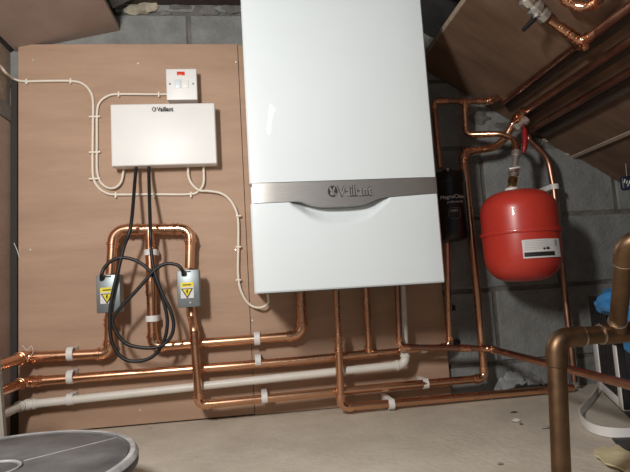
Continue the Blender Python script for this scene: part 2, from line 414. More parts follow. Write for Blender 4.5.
cable('boiler_cable', 'cream cable from wiring box down the seam and up under the boiler',
      PL([(188, 166), (188.5, 176), (192, 184)], -.013) + PL([(199, 190.3), (208, 191), (220, 193), (228, 198), (234.5, 207), (238, 220), (238.3, 245), (238, 270), (239.5, 286), (245, 299), (252, 306)], -.012) + PL([(261, 307.5), (268, 303)], -.03) + [Vector((.035, -.05, .338))], .0036)
def cclip(u, v, vert, where, Y=0.0, r=.0046, dbl=False):
    p = P(u, v, cy); t = thing('cable_clip', 'small cream cable clip ' + where, 'cable clip', (p.x, 0, p.z))
    bm = bmesh.new(); k = .016 if dbl else .0065
    if vert: box(bm, p.x-k, p.x+k, -.0105, -.0003, p.z-.0025, p.z+.0025, bev=.001)
    else: box(bm, p.x-.0025, p.x+.0025, -.0105, -.0003, p.z-.0065, p.z+.0065, bev=.001)
    obj('saddle', bm, 'cream', t)
    q = (p.x + (k-.002), p.z) if vert else (p.x, p.z-.008)
    obj('nail', lathe([(0, 0), (.0022, 0), (.0022, .012), (0, .0125)], 10, aim(Vector((q[0], -.0005, q[1])), (0, -1, 0))), 'white_matt', t)
for a_ in [(27, 81.5, 0, 'near the top left corner of the board'), (71, 81, 0, 'before the first bend of the supply cable'), (119, 94.2, 0, 'on the switch cable after its bend'),
          (159, 94.3, 0, 'on the switch cable beside the fused switch'), (116, 194.6, 0, 'under the left end of the wiring box'), (154, 194.4, 0, 'between the two black leads'), (191, 194.2, 0, 'under the right end of the wiring box')]:
    cclip(*a_)
for v, w in ((117, 'holding both cables, highest of three beside the wiring box'), (152.5, 'holding both cables, middle of three beside the wiring box'), (179, 'holding both cables, lowest of three beside the wiring box')): cclip(95, v, 1, w, dbl=True)
for v, w in ((216, 'beside the seam, upper of three on the boiler cable'), (247, 'beside the seam, middle of three on the boiler cable'), (280, 'beside the seam, lower of three on the boiler cable')):
    p = P(239, v, -.012); t = thing('cable_clip', 'small cream cable clip ' + w, 'cable clip', (p.x, 0, p.z))
    obj('saddle', B(p.x-.006, p.x+.006, -.017, -.0003, p.z-.0025, p.z+.0025, bev=.001), 'cream', t)
    obj('nail', lathe([(0, 0), (.0022, 0), (.0022, .018), (0, .0185)], 10, aim(Vector((p.x-.007, -.0005, p.z)), (0, -1, 0))), 'white_matt', t)

# ================================================================== COPPER PIPEWORK
R28, R22, R15 = .0134, .0108, .0078
Y1 = -.038                                         # horizontals standing off the board
# loop in front of the board, left
YF = -.076
x0 = XL + .045
# left riser (with valve box) : from the row-1 pipe up, over the top, down on the right to the bottom pipe
b0 = P(197.5, 396, YF)
bot = P(206, 405, YF)
loop = [P(110.5, 353.5, Y1), P(109.5, 300, Y1), P(113, 229.5, Y1), P(188, 228.8, Y1), P(190, 262, Y1-.01), P(194, 330, YF), P(198.5, 405.5, YF), P(300, 395.5, YF+.01), P(484.5, 379.0, -.05), P(478, 300, -.05), P(463.5, 155, -.05)]
L0 = P(108.8, 353.6, Y1)
row1a = pipe('upper of two copper pipes from left wall onto the board, rising into left valve box',
     [PX(-30, 374.5, x0), Vector((x0, Y1, P(27, 357, Y1).z)), L0, P(110, 322, Y1), P(110.5, 300, Y1)], R28, coup=[(1, .05)])
pipe('arched copper pipe joining the two grey valve boxes above the board',
     [P(110.5, 274, Y1), Vector((P(113.5, 229.5, Y1).x, Y1, P(113, 229.5, Y1).z)), P(190.5, 228.8, Y1), P(190, 250, Y1), P(189.5, 268, Y1)], R28, bends=[.036, .036, .03], elbows=(0, 1), coup=[(1, .26), (1, .72)])
t = pipe('copper pipe dropping from the right valve box and running low across to the far riser',
     [P(190.5, 304, Y1), P(192, 318, Y1-.012), P(194, 330, YF), P(199, 405.2, YF), P(330, 392.2, YF+.012), P(484.5, 378.2, -.05), P(478, 300, -.05), P(463.5, 158, -.05),], R22*1.05,
     bends=[.02, .02, .018, .2, .018, .3], elbows=(2, 4), coup=[(2, .1)])
pipe('short copper riser from the loop turning right into the boiler pipe',
     [P(150, 231, Y1), P(152.8, 345.5, Y1), P(303, 336.2, Y1), P(301.5, 296, Y1)] if 0 else [P(149.5, 231, Y1), P(152.8, 346.8, Y1), P(302.5, 335.5, Y1), P(301.0, 291, Y1)], R28*.97, bends=[.022, .03], elbows=(0, 1), coup=[(0, .5)])
fit_tee(P(149.5, 229.3, Y1), (1, 0, 0), (0, 0, -1), R28, parent=[o for o in C.objects if o.get('label', '').startswith('arched')][0])
z2 = P(27, 382, Y1).z
pipe('lower of two copper pipes from left wall, running to a tee below boiler',
     [PX(-30, 404, x0), Vector((x0, Y1, z2)), P(300, 360.8, Y1+.004), P(369, 353.9, Y1+.004)], R28*.92, bends=[.02, 1.], elbows=(0,), coup=[(1, .04)])
row2 = [o for o in C.objects if o.get('label', '').startswith('lower of two copper pipes')][0]
pipe('thinner copper pipe from tee below the boiler, turning up to the black filter', [P(371, 353.7, Y1+.004), P(449.5, 346.5, Y1+.004), P(447, 243, Y1-.01)], R15*1.2, bends=[.018], elbows=(0,))
fit_tee(P(369, 353.7, Y1+.004), P(400, 350.8, Y1+.004)-P(369, 353.7, Y1+.004), (0, 0, 1), R22, parent=row2)
pipe('short straight copper drop from boiler into the tee below its middle', [P(369, 350, Y1+.004), P(365.8, 286, Y1+.004)], R15*1.2, coup=[(0, .55), (0, .72)])
pipe('copper drop left of boiler middle turning right along the floor', 
     [P(338.2, 338, -.090), P(340.8, 407.6, -.090), P(573, 387.4, -.062)], R22*.97, bends=[.02], elbows=(0,))
low = [o for o in C.objects if o.get('label', '').startswith('copper drop left of boiler')][0]
obj('upper_tube', S([P(336.3, 288, -.090), P(338.3, 340, -.090)], R15*1.1, 18), 'copper', low)
fit_coupling(P(338.2, 338.5, -.090), P(336.3, 288, -.09)-P(338.2, 338, -.09), R22*.9, 2.6, parent=low)
fit_coupling(P(338.5, 350, -.090), P(336.3, 288, -.09)-P(338.2, 338, -.09), R22*.97, 1.2, parent=low)
zz = P(480, 348.8, -.05)
pipe('copper drop under boiler right side, running out along the floor toward the right foreground',
     [P(398.5, 286, -.075), P(400.6, 347, -.075), P(478, 349, -.062), Vector((zz.x+.004, -.07, zz.z)), Vector((zz.x+.004, -1.0, zz.z-.008))] if 0 else
     [P(397.5, 286, -.090), P(399.6, 347.2, -.090), Vector((.655, -.090, P(478, 349.5, -.090).z)), Vector((.655, -1.0, P(478, 349.5, -.090).z-.010))], R15*1.12, bends=[.018, .02], elbows=(0, 1), m='copper_dull', coup=[(1, .72), (1, .05)])
# white waste pipe
pipe('white plastic waste pipe rising from left wall to beneath the boiler', 
     [PX(-26, 428, x0-.004), Vector((x0-.004, Y1, P(24, 405, Y1).z)), P(405.5, 364.3, -.064), P(401.5, 284, -.064)], .0112, bends=[.012, .02], elbows=(0, 1), m='upvc', fm='upvc', name='waste_pipe', coup=[(1, .02)])
# clips
for (u, v, r_, w, Y) in [(71, 353.8, R28, 'on the upper copper pipe at left of the board', Y1), (71, 376.8, R28, 'on the second copper pipe at left of the board', Y1), (70.5, 399.3, .0112, 'on the white waste pipe at left of the board', Y1),
    (257, 338.6, R28, 'on the upper copper pipe beside the seam', Y1), (258, 360.5, R28*.95, 'on the second copper pipe beside the seam', Y1+.004), (264.5, 397.6, R22, 'on the lowest copper pipe beside the seam', YF+.006),
    (425, 383.6, R22, 'on the copper pipe at the right end of the board', -.052), (391, 404.0, R22, 'on the pipe nearest the floor under the boiler', -.084), (423, 348.8, R15*1.2, 'behind the pipe right of the boiler drops', Y1+.004)]:
    clip(P(u, v, Y), r_, w)
clip(P(150.8, 252.5, Y1), R28*.97, 'on the central copper riser just under the arch', vertical=True)
clip(P(152.2, 318.5, Y1), R28*.97, 'on the central copper riser above its bottom elbow', vertical=True)

# valve boxes
def valve_box(u0, v0, u1, v1, label, tilt):
    Yf = -.098; a = P(u0, v0, Yf); b = P(u1, v1, Yf); cx = (a.x+b.x)/2
    t = thing('motorised_valve', label, 'valve', (cx, Y1, b.z))
    obj('housing', B(a.x, b.x, Yf, -.058, b.z, a.z, bev=.002), 'greymetal', t)
    obj('valve_body', lathe([(0, -.045), (.014, -.045), (.018, -.043), (.018, -.028), (.015, -.026), (.021, -.015), (.021, .015), (.015, .026), (.018, .028), (.018, .043), (.014, .045), (0, .045)], 8,
        Matrix.Translation((cx, Y1, (a.z+b.z)/2))), 'brass', t)
    obj('screw', lathe([(0, 0), (.003, 0), (.002, .002), (0, .002)], 10, aim(Vector((cx+.004, Yf, b.z+.012)), (0, -1, 0))), 'chrome', t)
    obj('lever_slot', B(cx-.006, cx+.008, Yf-.0015, Yf+.002, a.z-.006, a.z-.003), 'black', t)
    w = .034; lx = cx-.003-w/2; lz = b.z+.024
    st = obj('warning_label', B(lx, lx+w, Yf-.0008, Yf+.001, lz, lz+.042), 'paper', t, False)
    obj('yellow_header', B(lx, lx+w, Yf-.0013, Yf, lz+.030, lz+.042), 'yellow', st, False)
    def tri(cx_, cz_, s, y, inv=-1):
        bm = bmesh.new(); pts = [(-s, .58*s*-inv), (s, .58*s*-inv), (0, 1.15*s*inv)]
        f = [bm.verts.new((cx_+x_, y, cz_+z_)) for x_, z_ in pts]; g = [bm.verts.new((cx_+x_, y+.0006, cz_+z_)) for x_, z_ in pts]
        bm.faces.new(f); bm.faces.new(g)
        for i in range(3): bm.faces.new((f[i], f[(i+1) % 3], g[(i+1) % 3], g[i]))
        return bm
    c = (lx+w/2, lz+.017)
    obj('warning_triangle', tri(c[0], c[1], .0158, Yf-.0016), 'ink', st, False)
    obj('warning_triangle_face', tri(c[0], c[1]+.0006, .0112, Yf-.0022), 'yellow', st, False)
    bm = bmesh.new(); q = [(-.001, .006), (.003, .006), (.0008, .001), (.003, .001), (-.001, -.008), (-.0002, -.0015), (-.0028, -.0015)]
    bm.faces.new([bm.verts.new((c[0]+x_, Yf-.0026, c[1]+z_)) for x_, z_ in q]); bmesh.ops.solidify(bm, geom=bm.faces[:], thickness=.0003)
    obj('lightning_mark', bm, 'ink', st, False)
    obj('header_text', B(lx+.006, lx+w-.006, Yf-.0016, Yf-.001, lz+.034, lz+.037), 'ink', st, False)
valve_box(96, 275.5, 120.5, 312, 'grey metal valve box with yellow warning sticker on left leg of the copper arch', 0)
valve_box(176.5, 270.5, 200, 306.5, 'grey metal valve box with yellow warning sticker on right leg of the copper arch', 0)
# black leads: scale of the loop measured on the photograph
def ZL(L, Y): return [P(85+x/3.046, 215+y/3.046, Y) for x, y in L]
YB = -.112
cable('black_lead', 'black flexible lead from wiring box making the big outer loop into the left valve box',
      [P(136.5, 164, -.035)] + PL([(135, 180)], -.05) + ZL([(140, 30), (118, 100), (97, 185), (80, 262), (76, 330), (82, 385), (108, 430), (150, 446), (205, 432), (240, 385), (251, 325), (240, 265), (222, 215), (205, 180), (180, 154), (148, 136), (112, 130), (80, 140), (58, 163), (50, 186)], YB) + ZL([(50, 200)], YB+.02), .0047, 'black', 'lead')
cable('black_lead', 'black flexible lead from wiring box making the inner loop into the right valve box',
      [P(149, 164, -.035)] + PL([(149, 180)], -.05) + ZL([(199, 40), (201, 100), (207, 150), (217, 190), (236, 240), (258, 285), (270, 330), (262, 370), (232, 398), (185, 405), (125, 391), (92, 350), (86, 315), (108, 282), (155, 232), (185, 198), (212, 168), (245, 149), (280, 152), (296, 168)], YB-.013) + ZL([(299, 185)], YB+.02), .0047, 'black', 'lead')

# ================================================================== RIGHT HAND PIPES
YR = -.045
top = pipe('copper pipe rising beside the boiler and running right to the roof pipe',
     [P(440, 168, YR-.005), P(433.5, 101, YR), P(489, 101.5, YR), P(497, 97.5, -.093)], R15*1.15, bends=[.015, .012], elbows=(0, 1), coup=[(1, .17), (1, .86)], m='copper_dull')
fit_tee(P(464.5, 101.6, YR), (1, 0, 0), (0, 0, -1), R15*1.15, parent=top)
pipe('copper pipe stepping down from the tee to the red tank\'s valve', 
     [P(464.5, 104, YR), P(465.8, 134.8, YR), P(500, 133.8, YR-.055), P(514.5, 139, -.13), P(516.5, 158, -.155)], R15*1.1, bends=[.02, .06, .04], elbows=(0,), coup=[(1, .35), (1, .62)])
pipe('thick copper pipe curving from far riser up to the roof',
     [P(463.5, 170, -.05), P(463.2, 152.5, -.05), P(500, 147, -.05), P(514, 122, -.075), PS(524, 109, .028)], R28*.86, bends=[.02, .10, .03], elbows=(0, 2), coup=[(1, .12)])
def ceil_pipe(label, x, ystart, r, off, coup=(), m='copper_dull', yend=-1.6):
    z = zs(x) - off*1.18
    return pipe(label, [Vector((x, ystart, z)), Vector((x, yend, z))], r, m=m, coup=coup)
ceil_pipe('copper pipe clipped under the sloping ceiling, highest of three, thin far section', .771, -.085, R15*1.1, .022, yend=-.44)
ceil_pipe('thick copper pipe under the sloping ceiling, nearer section of the highest run', .772, -.452, R22, .024, coup=[(0, .012)])
ceil_pipe('copper pipe under the sloping ceiling, middle of three parallel runs', .826, -.105, R22*.95, .024)
ceil_pipe('copper pipe under the sloping ceiling, lowest of three parallel runs', .882, -.04, R22*.95, .024)
# dark strips standing in for shade beside the roof pipes
tag(obj('pipe_shade_strip', slab(zs(.795)-.0005, .795, .81, -.633, -.012, -1.6, -.05), 'timber'), 'dark thin strip under sloping ceiling standing in for shade between highest and middle pipes', 'shade strip')
tag(obj('pipe_shade_strip', slab(zs(.847)-.0005, .847, .862, -.633, -.012, -1.6, -.05), 'timber'), 'dark thin strip under sloping ceiling standing in for shade between middle and lowest pipes', 'shade strip')
tag(obj('pipe_shade_strip', slab(zs(.905)-.0005, .905, .935, -.633, -.016, -1.6, -.02), 'timber'), 'wide dark strip under sloping ceiling standing in for shade below the lowest pipe', 'shade strip')
# branch with lever valve on the ceiling
q0 = PS(545, 17, .028); q1 = PS(582, 42, .030); q2 = PS(590, 37, .030)
qa = PS(520, -6, .028)
br_ = pipe('short copper branch on the sloping ceiling between lever valve and highest run', [q0 + (q1-q0)*.12, q1, Vector((.772, q1.y-.05, zs(.772)-.028))], R22*.92, bends=[.014], elbows=(0,), coup=[(0, .45), (0, .72)])
fit_tee(q1.lerp(Vector((.772, q1.y-.05, zs(.772)-.028)), .1), (0, -1, 0), Vector((.5, .6, -.5)), R15*1.1, parent=br_)
vt = thing('lever_valve', 'plated lever valve with black handle on the sloping ceiling', 'valve', q0)
dv = (qa-q0).normalized(); n = q0
obj('body', lathe([(0, -.002), (.016, -.002), (.017, .012), (.012, .015), (.012, .02), (.018, .024), (.019, .036), (.012, .040), (.012, .048), (.017, .05), (.017, .066), (.010, .068), (.010, .14), (0, .14)], 8, aim(q0, dv)), 'chrome', vt)
pm = q0 + dv*.030
obj('handle', S([pm + Vector((0, 0, -.014)), pm + Vector((-.004, .01, -.022)), pm + Vector((-.012, .04, -.03))], [.006, .006, .0045], 10), 'blackpl', vt)
obj('spindle', lathe([(0, 0), (.008, 0), (.008, .022), (0, .022)], 10, aim(pm, (0, 0, -1))), 'chrome', vt)
lp = [PS(u, v, .03) for u, v in [(556, -14), (562, -4), (569, 2), (580, 6.5), (592, 4.5), (601, -3), (606, -14)]]
lo = thing('copper_bend', 'U-shaped copper bend with soldered fittings at the top of the ceiling', 'pipe', lp[3])
sp = smooth_path(lp, 8); obj('tube', S(sp, R22*.9, 16), 'copper', lo)
for i in (14, 24, 34): fit_coupling(sp[i], sp[i+1]-sp[i-1], R22*.9, 1.6, parent=lo)

# red vessel and its fittings
vc = P(520.5, 236, -.19); vz0 = P(520.5, 282, -.19).z; vz1 = P(520.5, 190.5, -.19).z; vr = .1000; zmid = P(520, 233.5, -.19).z
ves = thing('expansion_vessel', 'red domed expansion vessel hanging by the block wall with a white label', 'expansion vessel', (vc.x, vc.y, vz0))
vh = vz1-vz0
prof = [(0, 0)] + [(vr*math.sin(a)**.62 if a else 0, .072*(1-math.cos(a))) for a in [PI/2*k/10 for k in range(1, 11)]] + \
       [(vr*1.012, vh*.5), (vr, vh-.060)] + [(vr*math.cos(a)**.62 if a < PI/2-.01 else 0, vh-.060+.060*math.sin(a)) for a in [PI/2*k/10 for k in range(1, 11)]]
obj('tank', lathe([(r_, z_+vz0) for r_, z_ in prof], 64, Matrix.Translation((vc.x, vc.y, 0))), 'red', ves)
zf = zmid - vz0
obj('rim_flange', lathe([(vr-.001, zmid-.006), (vr+.0045, zmid-.005), (vr+.006, zmid), (vr+.0045, zmid+.005), (vr-.001, zmid+.006)], 64, Matrix.Translation((vc.x, vc.y, 0))), 'red', ves)
def patch(name, a0, a1, z0, z1, m, parent, off):
    bm = bmesh.new(); n = 16; rr = vr*1.012 + off
    lo_ = [bm.verts.new((vc.x+rr*math.cos(a0+(a1-a0)*k/n), vc.y+rr*math.sin(a0+(a1-a0)*k/n), z0)) for k in range(n+1)]
    hi = [bm.verts.new((v.co.x, v.co.y, z1)) for v in lo_]
    for k in range(n): bm.faces.new((lo_[k], lo_[k+1], hi[k+1], hi[k]))
    return obj(name, bm, m, parent)
# label faces the camera a bit to the right
za = P(540, 235.5, -.30).z; zb = P(540, 257.5, -.30).z
A0, A1 = math.radians(-118), math.radians(-56)
lab = patch('label_sticker', A0, A1, zb, za-.008, 'paper', ves, .0006)
patch('black_bar', A0+.03, A1-.25, zb+.004, zb+.015, 'ink', lab, .0011)
for i in range(7): patch('small_print', A0+.06, A1-.35-.1*random.random(), zb+.022+i*.0042, zb+.0228+i*.0042, 'grey', lab, .0011)
patch('small_print', A1-.22, A1-.14, zb+.028, zb+.044, 'grey', lab, .0011)
patch('symbol', A0+.50, A0+.56, zb+.020, zb+.025, 'ink', lab, .0013); patch('symbol', A0+.59, A0+.67, zb+.020, zb+.026, 'ink', lab, .0013)
obj('inlet_cap', lathe([(0, -.004), (.018, -.004), (.018, .006), (.014, .009), (0, .009)], 24, Matrix.Translation((vc.x-.012, vc.y, vz1))), 'clip', ves)
vv_ = thing('tank_valve', 'brass and chrome service valve on top of the red vessel', 'valve', (vc.x-.012, vc.y, vz1+.009))
pb = Vector((vc.x-.012, vc.y, vz1+.0065)); pt_ = P(516.5, 152, -.15)
hh = (pt_-pb).length
obj('brass_nut', lathe([(0, 0), (.011, 0), (.013, .004), (.013, .016), (.009, .018), (.009, .022), (.014, .024), (.014, .034), (.008, .038), (0, .038)], 6, aim(pb, pt_-pb)), 'brass', vv_)
obj('chrome_body', lathe([(0, .036), (.009, .036), (.010, .048), (.015, .05), (.015, .062), (.010, .066), (.010, hh-.016), (.014, hh-.014), (.014, hh), (0, hh)], 8, aim(pb, pt_-pb)), 'chrome', vv_)
obj('drain_point', S([pb+Vector((0, 0, .055)), pb+Vector((.018, -.01, .056)), pb+Vector((.024, -.013, .056))], [.006, .006, .005], 10), 'chrome', vv_)
# red-handled valve at the roof corner
rv = thing('red_lever_valve', 'valve with drooping red lever under the roof above the red vessel', 'valve', P(521, 124, -.10))
pv = P(521, 124, -.10)
obj('body', lathe([(0, -.022), (.012, -.022), (.014, -.012), (.009, -.008), (.009, .008), (.014, .012), (.012, .022), (0, .022)], 8, aim(pv, Vector((.5, -.2, .4)))), 'chrome', rv)
bm = bmesh.new(); sweep(bm, smooth_path([pv+Vector((0, -.012, -.004)), P(524.5, 130, -.12), P(525, 142, -.125), P(523.5, 153, -.125)], 5), [.003]*5+[.008]*4+[.0085]*5+[.006, .004], 12)
obj('red_handle', bm, 'redl', rv)
# outer riser beyond the vessel
pipe('copper pipe curving from roof valve down the wall right of the red vessel',
     [PS(523, 127, .03), P(529, 139, -.055), P(548, 158, -.05), P(554, 190, -.05), P(574.5, 382, -.058)], R22*.88, bends=[.02, .08, .08], elbows=(), m='copper_dull')
clip(P(554, 187, -.05), R22*.95, 'on the riser right of the red vessel', wall=WY, vertical=True)
# black filter
fa = P(452, 166, -.12)
fl = thing('magnetic_filter', 'black cylindrical magnetic filter with white lettering beside the boiler', 'filter', (.603, -.09, .4))
fx = P(455, 200, -.10).x - .006; fr = .046; fz1 = P(450, 172, -.10).z; fz0 = P(453, 241, -.10).z
obj('canister', lathe([(0, fz0), (fr*.5, fz0+.001), (fr*.85, fz0+.006), (fr*.97, fz0+.014), (fr, fz0+.03), (fr, fz1-.03), (fr*1.04, fz1-.028), (fr*1.04, fz1-.004), (fr*.98, fz1), (fr*.5, fz1+.004), (fr*.3, fz1+.004), (fr*.3, fz1+.012), (0, fz1+.012)], 40, Matrix.Translation((fx, -.075, 0))), 'blackpl', fl)
obj('bleed_screw', lathe([(0, 0), (.004, 0), (.004, .008), (0, .009)], 10, Matrix.Translation((fx-.008, -.10, fz1+.003))), 'chrome', fl)
obj('bracket', B(fx-.012, fx+.012, -.032, WY-.001, (fz0+fz1)/2-.03, (fz0+fz1)/2+.03), 'blackpl', fl)
def ctext(name, s, size, z, a_mid, m, parent):     # lettering wrapped on the canister
    cu = bpy.data.curves.new('t', 'FONT'); cu.body = s; cu.size = size; cu.align_x = 'CENTER'; cu.extrude = .0002
    o = bpy.data.objects.new('t', cu); C.objects.link(o); dg = bpy.context.evaluated_depsgraph_get()
    me = bpy.data.meshes.new_from_object(o.evaluated_get(dg)); bpy.data.objects.remove(o)
    bm = bmesh.new(); bm.from_mesh(me)
    for v in bm.verts:
        a = a_mid + v.co.x/fr; rr = fr + .0006 + v.co.z
        v.co = Vector((fx + rr*math.cos(a), -.075 + rr*math.sin(a), z + v.co.y))
    return obj(name, bm, m, parent, False)
am = math.radians(-98)
ctext('lettering', 'MagnaClean', .0155, P(455, 198, -.12).z, am, 'white_matt', fl)
ctext('lettering', 'professional2', .009, P(455, 202.5, -.12).z, am+.12, 'paper', fl)
ctext('lettering', 'ADEY', .009, P(455, 211.5, -.12).z, am-.02, 'paper', fl)
# outline under the lettering
oz = P(455, 213, -.12).z; pts = []
for k in range(33):
    a = 2*PI*k/32; sx = math.copysign(abs(math.cos(a))**.5, math.cos(a)); sz = math.copysign(abs(math.sin(a))**.5, math.sin(a))
    pts.append(Vector((fx+(fr+.0006)*math.cos(am+sx*.36), -.075+(fr+.0006)*math.sin(am+sx*.36), oz+sz*.016)))
obj('badge_outline', S(pts, .0004, 4), 'grey', fl)

# small black wall blocks by the board edge
for u, v, w in ((452, 308, 'upper of two black fixing blocks on wall beside the board'), (456.5, 342, 'lower of two black fixing blocks on wall beside the board')):
    p = P(u, v, WY); tag(obj('fixing_block', B(p.x-.008, p.x+.008, WY-.008, WY+.004, p.z-.008, p.z+.008, bev=.001), 'blackpl'), w, 'fixing block')

# ================================================================== FOREGROUND PIPE
FY = -.80
e = P(556, 338.5, FY); eb = P(562.5, 516, FY); tt = P(617, 333.0, FY)
zf_ = e.z
big = thing('large_copper_pipe', 'thick tarnished copper pipe standing in the right foreground with an elbow and tee', 'pipe', (e.x, FY, 0))
dz_ = tt.z - e.z
pth, arcs = fillet([Vector((eb.x, FY, .0)), Vector((e.x, FY, e.z)), Vector((e.x+.45, FY, e.z+dz_*.45/(tt.x-e.x)))], .020)
obj('tube', S(pth, .0130, 28), 'copper_old', big)
arc, u_, w_ = arcs[0]
el = [arc[0]+u_*.022, arc[0]+u_*.021, arc[0]+u_*.004] + arc + [arc[-1]+w_*.004, arc[-1]+w_*.021, arc[-1]+w_*.022]
obj('elbow', S(el, [.0131]+[.0147]*(len(el)-2)+[.0131], 28), 'copper_old', big)
for p_, d_ in ((arc[-1]+w_*.022, w_), (tt-Vector((.026, 0, 0)), w_)): obj('solder_ring', S([p_-d_*.001, p_+d_*.0012], .0148, 24), 'solder', big)
bm = bmesh.new(); sweep(bm, [tt-w_*.026, tt-w_*.025, tt+w_*.025, tt+w_*.026], [.0132, .0149, .0149, .0132], 28)
bt = P(615.5, 318, FY); up_end = P(621, 258, FY-.09); du = (up_end-tt).normalized()
sweep(bm, [tt, tt+du*.024, tt+du*.0245], [.0125, .0128, .0112], 28); obj('tee', bm, 'copper_old', big)
obj('solder_ring', S([tt+du*.0240, tt+du*.0262], .0132, 24), 'solder', big)
ce = P(626, 240, FY-.105)
pth, arcs = fillet([tt+du*.01, ce, ce+Vector((.10, -.03, -.004)), ce+Vector((.3, -.09, -.012))], .018)
obj('branch_tube', S(pth, .0112, 24), 'copper_old', big)
arc, u2, w2 = arcs[0]
el = [arc[0]+u2*.016, arc[0]+u2*.015] + arc + [arc[-1]+w2*.015, arc[-1]+w2*.016]
obj('elbow', S(el, [.0114]+[.0130]*(len(el)-2)+[.0114], 24), 'copper_old', big)
obj('solder_ring', S([arc[0]+u2*.016, arc[0]+u2*.0178], .0130, 24), 'solder', big)

# ================================================================== RIGHT CORNER CLUTTER
A = Vector((.947, -.128, 0)); Bp = Vector((.816, -.411, 0)); fd = (Bp-A).normalized(); nd = Vector((fd.y, -fd.x, 0))  # outward normal (to the left/camera)
if nd.x > 0: nd = -nd
CR = Matrix((fd, -nd, Vector((0, 0, 1)))).transposed().to_4x4(); CR.translation = A
crate = thing('ribbed_crate', 'black ribbed plastic crate with white frame standing under the eaves', 'crate', A)
ch = P(594, 297, -.14).z; Lc = .285
obj('body', B(0, Lc, .012, .26, .0, ch-.006, bev=.003, mtx=CR), 'blackpl', crate)
bm = bmesh.new()
for k in range(15):
    x = .008 + (Lc-.016)*k/14
    box(bm, x-.0045, x+.0045, -.002, .014, .025, ch, bev=.001, seg=1, mtx=CR)
for k in range(11): box(bm, .004, Lc-.004, .000, .014, .035+k*.0235, .041+k*.0235, mtx=CR)
obj('ribs', bm, 'ribpl', crate)
bm = bmesh.new(); fh = .165
box(bm, .0, .058, -.004, .012, .022, fh, bev=.002, mtx=CR); box(bm, Lc-.040, Lc-.005, -.004, .012, .022, fh+.004, bev=.002, mtx=CR); box(bm, .0, Lc-.005, -.0035, .0115, .022, .044, bev=.002, mtx=CR)
obj('white_frame', bm, 'white_matt', crate)
bm = bmesh.new(); 
bc = A + fd*.12 - nd*.10 + Vector((0, 0, ch+.016)); lump(bm, A + fd*.215 - nd*.05 + Vector((0, 0, ch+.014)), (.058, .045, .020), 2.2, .6); lump(bm, P(640, 332, -.44), (.034, .03, .055), 7.7); lump(bm, A + fd*.28 - nd*.02 + Vector((0, 0, ch-.01)), (.055, .055, .03), 4.7)
obj_bag = tag(obj('blue_bag', bm, 'blue'), 'crumpled bright blue plastic bag lying on top of the black ribbed crate', 'bag')
# white curved strip on floor
st = [Vector((.951, -.115, 0)), Vector((.86, -.215, 0)), Vector((.785, -.29, 0)), Vector((.748, -.335, 0)), Vector((.722, -.385, 0)), Vector((.708, -.43, 0)), Vector((.712, -.465, 0)), Vector((.735, -.487, 0)), Vector((.775, -.497, 0)), Vector((.85, -.50, 0)), Vector((.95, -.495, 0))]
st = smooth_path(st, 6); bm = bmesh.new(); rows = []
for i, p in enumerate(st):
    tng = (st[min(i+1, len(st)-1)] - st[max(i-1, 0)]).normalized(); nn = Vector((tng.y, -tng.x, 0))*.0012
    rows.append([bm.verts.new(p+nn), bm.verts.new(p-nn), bm.verts.new(p-nn+Vector((0, 0, .020))), bm.verts.new(p+nn+Vector((0, 0, .020)))])
for a_, b_ in zip(rows, rows[1:]):
    for j in range(4): bm.faces.new((a_[j], a_[(j+1) % 4], b_[(j+1) % 4], b_[j]))
bm.faces.new(rows[0]); bm.faces.new(rows[-1])
tag(obj('plastic_strip', bm, 'white_matt'), 'curved white plastic strip standing on edge on the floor before the crate', 'plastic strip')
# pale yellow glove / cloth
def flat_shape(name, outline, z0, th, m, amp, seed):
    bm = bmesh.new(); f = bm.faces.new([bm.verts.new((x, y, z0)) for x, y in outline])
    r = bmesh.ops.triangulate(bm, faces=[f]); bmesh.ops.subdivide_edges(bm, edges=bm.edges[:], cuts=4, use_grid_fill=True)
    for v in bm.verts: v.co.z = z0 + amp*(.5+.5*noise.noise(v.co*22 + Vector((seed, 0, 0))))
    bmesh.ops.solidify(bm, geom=bm.faces[:], thickness=th)
    return obj(name, bm, m)
gl = [PZ(u, v, 0) for u, v in [(595, 455), (604, 452), (611, 454), (618, 450), (626, 456), (640, 463), (650, 484), (632, 480), (618, 473), (606, 469), (600, 463), (594, 460)]]
tag(flat_shape('cloth_rag', [(p.x, p.y) for p in gl], .004, .003, 'glove', .008, 3), 'pale yellow cloth rag on floor at bottom right', 'rag')
dk = [PZ(u, v, 0) for u, v in [(612, 441), (640, 441), (650, 458), (632, 456), (618, 448)]]
tag(flat_shape('dark_bag', [(p.x, p.y) for p in dk], .002, .003, 'blackpl', .004, 9), 'flat black plastic offcut on floor beneath the white strip', 'offcut')
# navy packet hung under ceiling at the right edge
pn = P(629, 183, -.09)
nv = thing('navy_pouch', 'small dark navy pouch with white marks hanging below ceiling at the right edge', 'pouch', pn)
bm = bmesh.new(); box(bm, -.024, .024, -.008, .008, -.022, .022, bev=.0075, seg=4, mtx=Matrix.Translation(pn) @ Matrix.Rotation(-.3, 4, 'Z')); obj('pouch_body', bm, 'navy', nv)
obj('hanging_loop', S([pn+Vector((-.005, 0, .015)), Vector((pn.x-.003, pn.y, zs(pn.x)+.010))], .0012, 6), 'grey', nv)
for k, (dx, dz2, L_) in enumerate(((-.015, .006, .012), (-.009, .002, .009), (-.002, .001, .012), (-.007, -.008, .006))):
    box_m = Matrix.Translation(pn) @ Matrix.Rotation(-.3, 4, 'Z') @ Matrix.Translation((dx, -.0082, dz2)) @ Matrix.Rotation(.35, 4, 'Y')
    obj('white_mark', B(-.0014, .0014, -.0006, .0006, -L_/2, L_/2, mtx=box_m), 'white_matt', nv, False)
